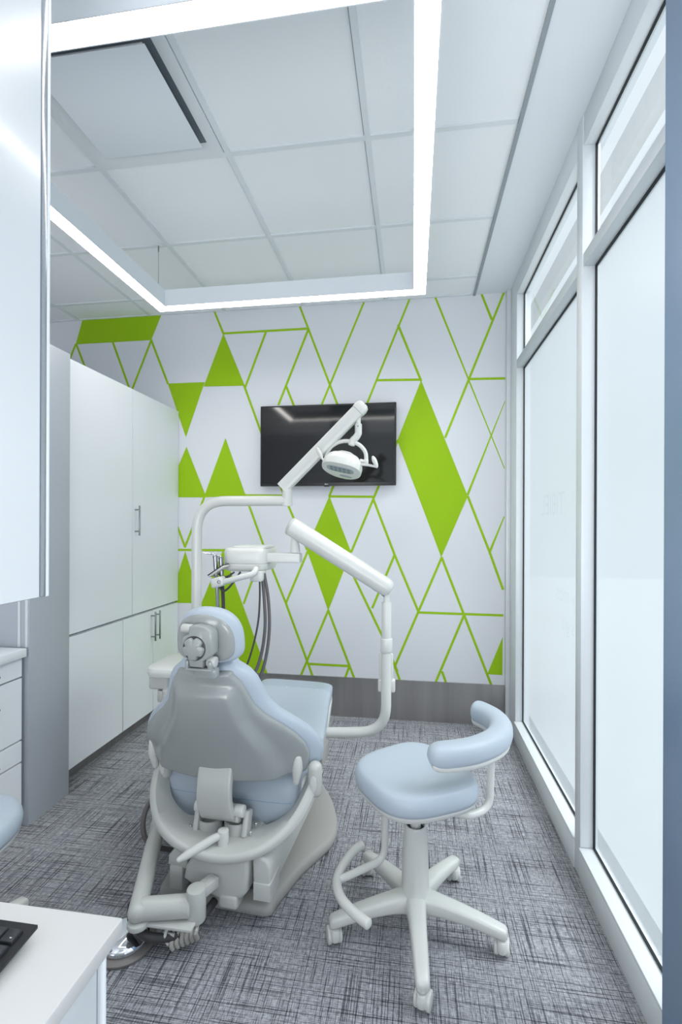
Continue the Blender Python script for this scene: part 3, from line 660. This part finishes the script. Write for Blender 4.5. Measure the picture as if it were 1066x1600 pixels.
for k in range(6):                                      # ribbed ribbon of tubing beneath the tube
    x = -.755+.012*k
    tube(bm, catmull([V(x, 1.52, .095), V(x-.002+.002*k, 1.468, .085), V(x-.004+.001*k, 1.445+.008*k, .055), V(x-.004, 1.455+.010*k, .028)], 5), .0075, 8)
obj('ribbed_tubing', bm, M['rib'], A_)
# chrome suction tips standing in the pad
def tip(x, y, lab):
    t = thing('suction_handpiece', lab, 'dental instrument', (x, y, .7275))
    bm = NB(); cyl(bm, (0, 0, 0), (0, 0, .03), .009, 16, .002); obj('body', bm, M['chrome'], t)
    bm = NB(); tube(bm, catmull([(0, 0, .028), (.004, 0, .045), (.018, -.004, .055)], 4), .005, 10); obj('nozzle', bm, M['chrome'], t)
tip(-.995, 2.26, 'left chrome suction tip on the pad left of the headrest'); tip(-.968, 2.29, 'right chrome suction tip on the pad beside the headrest')

# ================================================================== DELIVERY UNIT
DY = 2.25
DV = thing('delivery_unit', 'white balanced instrument arm curving up right of the dental chair', 'dental unit', (-.12, DY, .43))
o2 = Vector((-.12, DY, .43)); V = lambda x, z, y=DY: Vector((x, y, z))-o2
def dl(px, py):                                         # reading of the photo's plane through the arm
    return ((px-645.6)/754*DY*1.012-.0, 0)
bm = NB(); tube(bm, fillet([V(-.43, .408), V(-.37, .4125), V(-.121, .432), V(-.1205, .80)], [.05, .14], 10), .0235, 20); obj('lower_tube', bm, M['plas2'], DV)
bm = NB(); cyl(bm, V(-.1205, .80), V(-.1205, 1.035), .0225, 24, .002); obj('post', bm, M['plas2'], DV)
bm = NB(); cyl(bm, V(-.1205, .808), V(-.1205, .868), .028, 28, .003); obj('collar', bm, M['plas2'], DV)
bm = NB(); box(bm, V(-.157, .61, DY+.018), V(-.09, .79, DY+.045), .008, 3); box(bm, V(-.160, .61, DY+.012), V(-.080, .67, DY+.05), .008, 3); obj('hose_channel', bm, M['plas2'], DV)
bm = NB(); cyl(bm, V(-.1205, 1.03), V(-.1205, 1.085), .0145, 20); obj('post_neck', bm, M['plas2'], DV)
bm = NB(); a_, b_ = V(-.583, 1.390), V(-.098, 1.090); d_ = (b_-a_).normalized()
tube(bm, [a_+d_*.012, b_-d_*.035, b_-d_*.018, b_-d_*.006, b_], [.0455, .043, .0405, .033, .018], 28); obj('balance_arm', bm, M['plas2'], DV)
bm = NB(); tube(bm, [a_-d_*.004, a_, a_+d_*.006, a_+d_*.0125], [.036, .043, .0465, .0465], 28); obj('arm_cap', bm, M['plas'], DV)
n_ = Vector((-d_.z, 0, d_.x)); n_ = n_ if n_.z < 0 else -n_
for u in (.075, .50, .555):
    bm = NB(); p = a_+d_*u+n_*.037; obox(bm, p, (.03, .02, .012), (0, -math.atan2(d_.z, d_.x), 0), .003); obj('joint_gap', bm, M['mech'], DV)
bm = NB(); tube(bm, [V(-.563, 1.355), V(-.561, 1.32), V(-.558, 1.295), V(-.557, 1.262)], [.0135, .0165, .022, .024], 24); obj('drop_pivot', bm, M['plas2'], DV)
bm = NB(); box(bm, V(-.70, 1.213, DY-.03), V(-.529, 1.258, DY+.03), .005, 3); obj('tray_arm', bm, M['plas2'], DV)
bm = NB(); plan(bm, superell(.107, .13, 5), [(.86, 0), (.93, .004), (.975, .014), (1, .03), (1, .036)], org=V(-.792, 1.172, 2.30)); obj('head_base', bm, M['plas2'], DV)
bm = NB(); plan(bm, superell(.107, .13, 5), [(.99, .037), (1, .040), (1, .085), (.985, .097), (.95, .106), (.88, .111), (.5, .113)], org=V(-.792, 1.172, 2.30)); HD = obj('head_cover', bm, M['plas2'], DV)
bm = NB(); plan(bm, superell(.085, .10, 7), [(1, 0), (1, .006), (.97, .009), (.5, .010)], org=V(-.776, 1.281, 2.30)); obj('lid', bm, M['plas2'], HD)
# instrument bar, holder, touch pad
bm = NB(); tube(bm, catmull([V(-.715, 1.190, 2.14), V(-.725, 1.168, 2.12), V(-.78, 1.152, 2.11), V(-.82, 1.140, 2.11), V(-.865, 1.128, 2.11)], 6), .0135, 16, .01); obj('grip_bar', bm, M['plas2'], DV)
bm = NB(); box(bm, V(-.745, 1.13, 2.14), V(-.690, 1.176, 2.22), .006); obj('hose_outlet', bm, M['plas2'], DV)
bm = NB(); obox(bm, V(-.888, 1.128, 2.12), (.056, .06, .046), (0, math.radians(-14), 0), .010, 3); HO = obj('instrument_holder', bm, M['plas2'], DV)
bm = NB(); cyl(bm, V(-.871, 1.133, 2.088), V(-.871, 1.133, 2.078), .007, 14, .001); obj('holder_screw', bm, M['steel'], HO)
bm = NB(); obox(bm, V(-.890, 1.178, 2.13), (.088, .075, .010), (0, math.radians(-34), 0), .003); KP = obj('touch_pad', bm, M['plas'], DV)
bm = NB(); obox(bm, V(-.8935, 1.184, 2.13), (.086, .077, .004), (0, math.radians(-34), 0), .001); obj('pad_edge', bm, M['black'], KP)
# hoses
hs = [([V(-.708, 1.165, 2.17), V(-.706, 1.05, 2.17), V(-.712, .93, 2.16), V(-.735, .80, 2.13), V(-.775, .70, 2.12), V(-.84, .645, 2.13), V(-.878, .69, 2.16), V(-.887, .745, 2.17)], .0045),
      ([V(-.700, 1.165, 2.18), V(-.688, 1.05, 2.18), V(-.680, .92, 2.17), V(-.690, .80, 2.15), V(-.715, .71, 2.12), V(-.77, .62, 2.11), V(-.83, .60, 2.13), V(-.876, .65, 2.16), V(-.888, .742, 2.172)], .0075),
      ([V(-.692, 1.165, 2.19), V(-.672, 1.05, 2.19), V(-.662, .92, 2.18), V(-.668, .80, 2.16), V(-.688, .70, 2.13), V(-.74, .61, 2.12), V(-.80, .575, 2.14), V(-.855, .63, 2.18), V(-.870, .735, 2.195)], .0075),
      ([V(-.840, 1.165, 2.16), V(-.870, 1.120, 2.14), V(-.885, 1.105, 2.13), V(-.865, 1.085, 2.13), V(-.835, 1.115, 2.15), V(-.80, 1.172, 2.17)], .005),
      ([V(-.83, 1.17, 2.17), V(-.86, 1.150, 2.15), V(-.885, 1.155, 2.14), V(-.895, 1.165, 2.14)], .0045)]
for p_, r_ in hs:
    bm = NB(); tube(bm, catmull(p_, 7), r_, 10); obj('hose', bm, M['hose'] if r_ > .006 else M['hosed'], DV)
# instruments hanging in the holder
def instrument(name, x, y, z, lab, tipdir, hosemat):
    t = thing(name, lab, 'dental instrument', (x, y, z), 0)
    bm = NB(); tube(bm, [(0, 0, -.015), (0, 0, .01), (-.002, 0, .05), (-.004, 0, .075), (-.005, 0, .09)], [.008, .0095, .011, .010, .012], 18, .003); obj('grip', bm, M['steel'], t)
    bm = NB(); tube(bm, catmull([(-.005, 0, .088), (-.012, 0, .097), (-.03, 0, .099), (-.03+tipdir, 0, .103)], 5), [.006, .0045, .003, .002], 10); obj('nozzle', bm, M['chrome'], t)
    bm = NB(); tube(bm, catmull([(0, 0, -.012), (.004, 0, -.05), (.006, .004, -.12), (.006, .01, -.22), (.008, .02, -.34), (.012, .05, -.42)], 6), .0085, 12); obj('hose', bm, hosemat, t)
instrument('air_water_syringe', -.900, 2.122, 1.158, 'chrome air water syringe with thin nozzle held left of the tray head', -.035, M['steel'])
instrument('handpiece', -.882, 2.145, 1.150, 'short chrome handpiece hanging right of the syringe in the tray holder', .012, M['hosed'])

# ================================================================== OPERATORY LIGHT
LY = 2.5
OL = thing('operatory_light', 'white dental lamp on a bent pole, lamp head before the television', 'lamp', (-1.173, LY, 0)); o3 = Vector((-1.173, LY, 0))
V = lambda x, z, y=LY: Vector((x, y, z))-o3
bm = NB(); lathe(bm, [(.09, 0), (.09, .012), (.08, .02), (.04, .026), (.032, .05), (.0285, .06)]); obj('floor_flange', bm, M['plas'], OL)
bm = NB(); tube(bm, fillet([V(-1.173, .05), V(-1.173, 1.521), V(-.664, 1.521), ], [.17], 12), .0275, 22); obj('pole', bm, M['plas2'], OL)
bm = NB(); tube(bm, [V(-.664, 1.4935), V(-.664, 1.50), V(-.664, 1.585), V(-.664, 1.593)], [.027, .0285, .0245, .022], 24); obj('pole_elbow', bm, M['plas2'], OL)
bm = NB(); cyl(bm, V(-.664, 1.59), V(-.664, 1.625), .014, 18); obj('pivot_pin', bm, M['steel'], OL)
a_, b_ = V(-.690, 1.588), V(-.262, 2.012); d_ = (b_-a_).normalized(); n_ = Vector((-d_.z, 0, d_.x))
def rr_(p, hh, ww, k=28): return [p+n_*q[0]+Vector((0, 1, 0))*q[1] for q in superell(hh, ww, 5, k)]
bm = NB(); loft(bm, [rr_(a_, .034, .026), rr_(b_-d_*.035, .034, .026)]); AR = obj('spring_arm', bm, M['plas2'], OL, ang=45)
bm = NB(); loft(bm, [rr_(b_-d_*.034, .036, .028), rr_(b_-d_*.01, .036, .028), rr_(b_+d_*.008, .030, .024), rr_(b_+d_*.016, .018, .014)]); obj('arm_cap', bm, M['plas2'], AR, ang=45)
bm = NB(); p = (a_+b_)/2-d_*.02; L_ = .5
f0 = p-d_*L_/2-n_*(-.0)+Vector((0, -.0262, 0)); box(bm, (-L_/2, -.0006, -.001), (L_/2, .0006, .001), 0, 1, 0, Matrix.Translation(p+Vector((0, -.0262, 0))-n_*.008) @ Matrix.Rotation(-math.atan2(d_.z, d_.x), 4, 'Y')); obj('groove', bm, M['alu_d'], AR)
bm = NB(); cyl(bm, V(-.284, 1.905), V(-.284, 1.965), .0125, 20); obj('drop_pin', bm, M['plas2'], OL)
bm = NB(); tube(bm, catmull([V(-.284, 1.918), V(-.284, 1.885), V(-.285, 1.868), V(-.298, 1.848), V(-.312, 1.835), V(-.320, 1.812)], 6), .0185, 20, .006); NK = obj('neck', bm, M['plas2'], OL)
bm = NB(); cyl(bm, V(-.284, 1.905, LY-.0175), V(-.284, 1.905, LY-.0195), .003, 12); obj('neck_screw', bm, M['mech'], NK)
hc = V(-.362, 1.706, LY-.02)                             # lamp head centre
rl = math.radians(13)
ux = Vector((math.cos(rl), 0, -math.sin(rl))); nf = Vector((-.08, -.36, -.92)); nf = (nf-ux*nf.dot(ux)).normalized(); uy = nf.cross(ux).normalized()
HM = Matrix((( ux.x, uy.x, -nf.x, hc.x), (ux.y, uy.y, -nf.y, hc.y), (ux.z, uy.z, -nf.z, hc.z), (0, 0, 0, 1)))   # local z points up/back out of the dome
yk = [V(-.452, 1.757), V(-.446, 1.778), V(-.425, 1.806), V(-.385, 1.828), V(-.335, 1.832), V(-.285, 1.815), V(-.254, 1.785), V(-.243, 1.755), V(-.243, 1.715)]
bm = NB(); tube(bm, catmull(yk, 6), .0105, 16, .005); YK = obj('yoke', bm, M['plas2'], OL)
bm = NB(); cyl(bm, V(-.244, 1.735), V(-.244, 1.705), .0135, 18, .003); cyl(bm, V(-.244, 1.72), V(-.275, 1.728, LY-.005), .011, 16); obj('yoke_joint', bm, M['plas2'], YK); bm = NB(); cyl(bm, V(-.452, 1.765), V(-.452, 1.735), .0125, 18, .003); cyl(bm, V(-.45, 1.75), V(-.425, 1.745, LY-.005), .011, 16); obj('yoke_joint', bm, M['plas2'], YK)
# head: rounded triangular dome
ho = []
for k in range(72):
    t_ = 2*PI*k/72; c_, s_ = math.cos(t_), math.sin(t_)
    ho.append((.105*math.copysign(abs(c_)**.72, c_)*(1-.16*(s_ < 0)*abs(s_)**2), .080*math.copysign(abs(s_)**.8, s_)+(.0 if s_ > 0 else -.012*abs(s_)**3)))
bm = NB(); plan(bm, ho, [(.93, -.036), (.985, -.034), (1.0, -.026), (1.0, -.006), (.985, .004), (.96, .008), (.86, .030), (.72, .044), (.52, .053), (.46, .060), (.36, .067), (.2, .071)], M4=HM); HE = obj('lamp_head', bm, M['plas2'], OL, ang=30)
bm = NB(); plan(bm, superell(.072, .030, 3), [(1, 0), (1, .001), (.97, .0016), (.5, .0017)], M4=HM @ Matrix.Translation((-.004, .012, -.0355)) @ Matrix.Rotation(PI, 4, 'X')); LN = obj('lens', bm, M['lens'], HE)
bm = NB()
for i in range(5):
    for j in range(2): plan(bm, superell(.0095, .0095, 2, 20), [(1, 0), (1, .0012), (.7, .0022), (.2, .0024)], M4=HM @ Matrix.Translation((-.050+.023*i, .0235-.024*j, -.0368)) @ Matrix.Rotation(PI, 4, 'X'))
obj('led_cell', bm, M['ledc'], HE)
bm = NB(); plan(bm, superell(.034, .010, 2.2, 32), [(1, 0), (1, .0012), (.6, .0016)], M4=HM @ Matrix.Translation((.022, -.052, -.0355)) @ Matrix.Rotation(PI, 4, 'X')); obj('sensor_window', bm, M['lens'], HE)
for pts_, rr in (([V(-.435, 1.718, LY-.05), V(-.452, 1.722, LY-.06), V(-.463, 1.735, LY-.065)], .006), ([V(-.29, 1.705, LY-.05), V(-.225, 1.697, LY-.065), V(-.180, 1.686, LY-.075)], .0065)):
    bm = NB(); tube(bm, pts_, rr, 12, .004); hdl = obj('handle_arm', bm, M['plas2'], HE)
    e_ = pts_[-1]; s_ = -1
    bm = NB(); q = Vector((-.026 if rr < .0062 else -.022, .002, .052)); tube(bm, [e_+q*t_ for t_ in (0, .15, .35, .6, .85, 1)], [.006, .0095, .0115, .0125, .0105, .006], 16, .004); obj('handle_grip', bm, M['plas2'], HE)

# ================================================================== FOOT CONTROL
t = thing('foot_control', 'round chrome foot control disc on carpet beside the desk corner', 'foot pedal', (-.940, 1.478, 0))
bm = NB(); lathe(bm, [(.0, 0), (.094, 0), (.097, .004), (.097, .010), (.090, .016), (.080, .018), (.0, .018)], seg=56); obj('base_ring', bm, M['pedal'], t)
bm = NB(); lathe(bm, [(.078, .0185), (.080, .022), (.080, .030), (.077, .035), (.066, .043), (.045, .051), (.02, .0545), (.002, .055)], seg=56); obj('dome', bm, M['chrome'], t)
bm = NB(); box(bm, (.0, .075, .0), (.10, .135, .022), .008); obj('rear_block', bm, M['taupe'], t)
bm = NB(); cyl(bm, (.018, .11, .02), (.018, .11, .095), .008, 16); cyl(bm, (.018, .11, .05), (.018, .11, .082), .013, 18, .003); obj('post', bm, M['black'], t)

# ================================================================== STOOLS
def stool(name, label, loc, rz, seat_n, seat_ab, back, dz=0.):
    s = thing(name, label, 'stool', loc, rz)
    for k in range(5):
        a_ = math.radians(back['a0']+72*k); R = Matrix.Rotation(a_, 4, 'Z')
        rows = []
        for d, w_, z_, h_ in ((.02, .040, .098, .036), (.05, .034, .104, .033), (.09, .030, .104, .028), (.15, .027, .100, .0245), (.21, .0245, .093, .0215), (.265, .0225, .083, .0195), (.295, .020, .078, .018), (.303, .013, .076, .012)):
            rows.append([R @ Vector((d, w_*q[0], z_+h_*q[1])) for q in superell(1, 1, 3.2, 24)])
        bm = NB(); loft(bm, rows); lg_ = obj('leg', bm, M['plas2'], s, ang=60)
        bm = NB(); P_ = R @ Vector((.285, 0, 0)); q = Matrix.Translation(P_) @ Matrix.Rotation(back.get('ca', .9)+k*.17, 4, 'Z')
        for sx in (-1, 1):
            w0 = [q @ Vector((sx*.016+dx, .012+.025*math.cos(t_), .026+.025*math.sin(t_))) for dx in (0,) for t_ in (0,)]
            cyl(bm, q @ Vector((sx*.010, .010, .0265)), q @ Vector((sx*.024, .010, .0265)), .0262, 26, .004)
        obj('caster_wheel', bm, M['plas2'], s)
        bm = NB(); plan(bm, superell(.017, .026, 2.6, 28), [(.9, .022), (1, .03), (1, .046), (.85, .056), (.5, .060)], c=(0, 0), M4=q); cyl(bm, q @ Vector((0, -.006, .055)), q @ Vector((0, -.006, .075)), .006, 10); obj('caster_hood', bm, M['plas2'], s)
    bm = NB(); lathe(bm, [(.042, .068), (.050, .078), (.053, .10), (.052, .125), (.049, .135), (.047, .16), (.0445, .25), (.0405, .325), (.0385, .350), (.037, .358), (.034, .361), (.0305, .359), (.029, .347), (.0285, .32)], seg=44); obj('column_cover', bm, M['plas2'], s)
    bm = NB(); cyl(bm, (0, 0, .31), (0, 0, .350), .028, 28); obj('gas_spring_collar', bm, M['black'], s)
    bm = NB(); cyl(bm, (0, 0, .34), (0, 0, .432+dz), .0185, 24); obj('gas_spring', bm, M['plas2'], s)
    ang = math.radians(back['sa']); RS = Matrix.Translation((back['sx'], back['sy'], .435+dz)) @ Matrix.Rotation(ang, 4, 'Z')
    pl_ = superell(seat_ab[0], seat_ab[1], seat_n, 72)
    pl_ = [(x, y*(1+.10*x/seat_ab[0])) for x, y in pl_]
    bm = NB(); plan(bm, pl_, [(.35, -.006), (.72, -.005), (.88, .000), (.955, .010), (.982, .022), (.984, .027)], M4=RS); obj('seat_pan', bm, M['plas2'], s, ang=50)
    bm = NB(); plan(bm, pl_, [(.95, .024), (.985, .027), (1.0, .040), (1.006, .053), (.995, .066), (.965, .080), (.915, .088), (.82, .091), (.6, .089), (.35, .087), (.1, .0865)], M4=RS); obj('seat_cushion', bm, M['uph'], s, ang=70)
    if back.get('bolster'):
        path_ = catmull([Vector(p) for p in back['bolster']], 7); n_ = len(path_)
        fr2 = frames(path_)
        rows = []
        for k, p in enumerate(path_):
            t_ = fr2[k][0]; sd_ = Vector((0, 0, 1)).cross(t_).normalized(); up_ = t_.cross(sd_)
            u_ = k/(n_-1); e_ = min(1, math.sin(PI*max(.0, min(1, u_)))*1.0)
            sc = min(1., (min(u_, 1-u_)/.13+.02))
            sc = math.sqrt(max(0, 1-(1-min(1, sc))**2))
            rows.append((p, sd_, up_, max(sc, .08)))
        hh, ww = .039, .041
        bm = NB(); loft(bm, [[p+sd_*(ww*sc*q[0])+up_*(hh*sc*q[1]) for q in superell(1, 1, 2.5, 30)] for p, sd_, up_, sc in rows]); obj('back_bolster', bm, M['uph'], s, ang=70)
        bm = NB(); loft(bm, [[p-up_*(.034*sc)+sd_*((ww*.80)*sc*q[0])+up_*(.014*sc*q[1]) for q in superell(1, 1, 3, 24)] for p, sd_, up_, sc in rows[2:-2]]); obj('bolster_shell', bm, M['plas2'], s, ang=50)
        bm = NB(); tube(bm, fillet([Vector(p) for p in back['post']], back['pr'], 10), .0125, 18); obj('back_post', bm, M['plas2'], s)
    if back.get('foot'):
        bm = NB(); tube(bm, catmull([Vector(p) for p in back['foot']], 8), .0155, 18, .006); obj('foot_bar', bm, M['plas2'], s)
        bm = NB(); tube(bm, fillet([Vector(p) for p in back['strut']], [.05, .05], 8), .0125, 16); obj('foot_strut', bm, M['plas2'], s)
    return s
SX, SY = .012, 1.690
r_ = lambda x, y, z: (x-SX, y-SY, z)
stool('assistant_stool', 'light blue stool with curved arm bolster in front of the window', (SX, SY, 0), 0, 3.1, (.184, .190),
      {'a0': -86, 'sa': 35, 'sx': -.010, 'sy': -.0, 'ca': -.3,
       'bolster': [r_(.048, 1.545, .668), r_(.11, 1.560, .668), r_(.20, 1.605, .668), r_(.28, 1.69, .668), r_(.312, 1.785, .668), r_(.300, 1.87, .668), r_(.260, 1.935, .668), r_(.232, 1.955, .668)],
       'post': [r_(.05, 1.68, .455), r_(.18, 1.64, .43), r_(.262, 1.70, .43), r_(.268, 1.705, .64)], 'pr': [.06, .09],
       'foot': [r_(-.185, 1.785, .205), r_(-.215, 1.74, .203), r_(-.242, 1.66, .20), r_(-.247, 1.59, .20), r_(-.222, 1.525, .20), r_(-.175, 1.475, .20), r_(-.128, 1.44, .20)],
       'strut': [r_(-.245, 1.60, .20), r_(-.095, 1.70, .22), r_(-.090, 1.70, .46)]}, dz=.03)
stool('operator_stool', 'light blue stool mostly outside the left edge, behind the white desk', (-1.375, 1.205, 0), 0, 2.3, (.205, .205),
      {'a0': 82, 'sa': 0, 'sx': 0, 'sy': 0, 'ca': .4}, dz=-.01)

# ================================================================== LIGHT AND CAMERA
w = bpy.data.worlds.new('overcast_sky'); bpy.context.scene.world = w; w.use_nodes = True
bg = w.node_tree.nodes['Background']; bg.inputs['Color'].default_value = (.86, .93, 1.0, 1); bg.inputs['Strength'].default_value = 1.0
def area(name, loc, sx, sy, p, col, rot=(0, 0, 0)):
    l = bpy.data.lights.new(name, 'AREA'); l.shape = 'RECTANGLE'; l.size = sx; l.size_y = sy; l.energy = p; l.color = col
    o = bpy.data.objects.new(name, l); C.objects.link(o); o.location = loc; o.rotation_euler = rot; return o
area('bounce_fill', (-.7, -1.3, .9), 2.6, 1.5, 95, (.95, .97, 1.0), (math.radians(150), 0, 0))  # unseen fill lamp added behind the camera, aimed up to brighten the room
sl = bpy.data.lights.new('hazy_sun', 'SUN'); sl.energy = 9.; sl.angle = math.radians(45); sl.color = (.97, .985, 1.)
so = bpy.data.objects.new('hazy_sun', sl); C.objects.link(so); so.location = (6, 0, 8)
so.rotation_euler = Vector((-math.cos(math.radians(58)), .10, -math.sin(math.radians(58)))).to_track_quat('-Z', 'Y').to_euler()
sc = bpy.context.scene
cam = bpy.data.cameras.new('camera'); co = bpy.data.objects.new('camera', cam); C.objects.link(co); sc.camera = co
co.location = (0, 0, 1.3931)
cam.sensor_fit = 'VERTICAL'; cam.sensor_height = 36.; cam.lens = 753.8273/1600*36.
cam.shift_y = (820.3492-800)/1600
cam.clip_start = .02
co.rotation_euler = (Matrix.Rotation(math.radians(8.4947), 3, 'Z') @ Matrix.Rotation(PI/2, 3, 'X') @ Matrix.Rotation(math.radians(.2148), 3, 'Z')).to_euler()
sc.view_settings.view_transform = 'Standard'; sc.view_settings.look = 'None'; sc.view_settings.gamma = 1.0; sc.view_settings.exposure = 0.19
sc.view_settings.use_curve_mapping = False
sc.cycles.use_denoising = True
sc.cycles.max_bounces = 12; sc.cycles.diffuse_bounces = 6; sc.cycles.transparent_max_bounces = 12
sc.cycles.sample_clamp_indirect = 6.
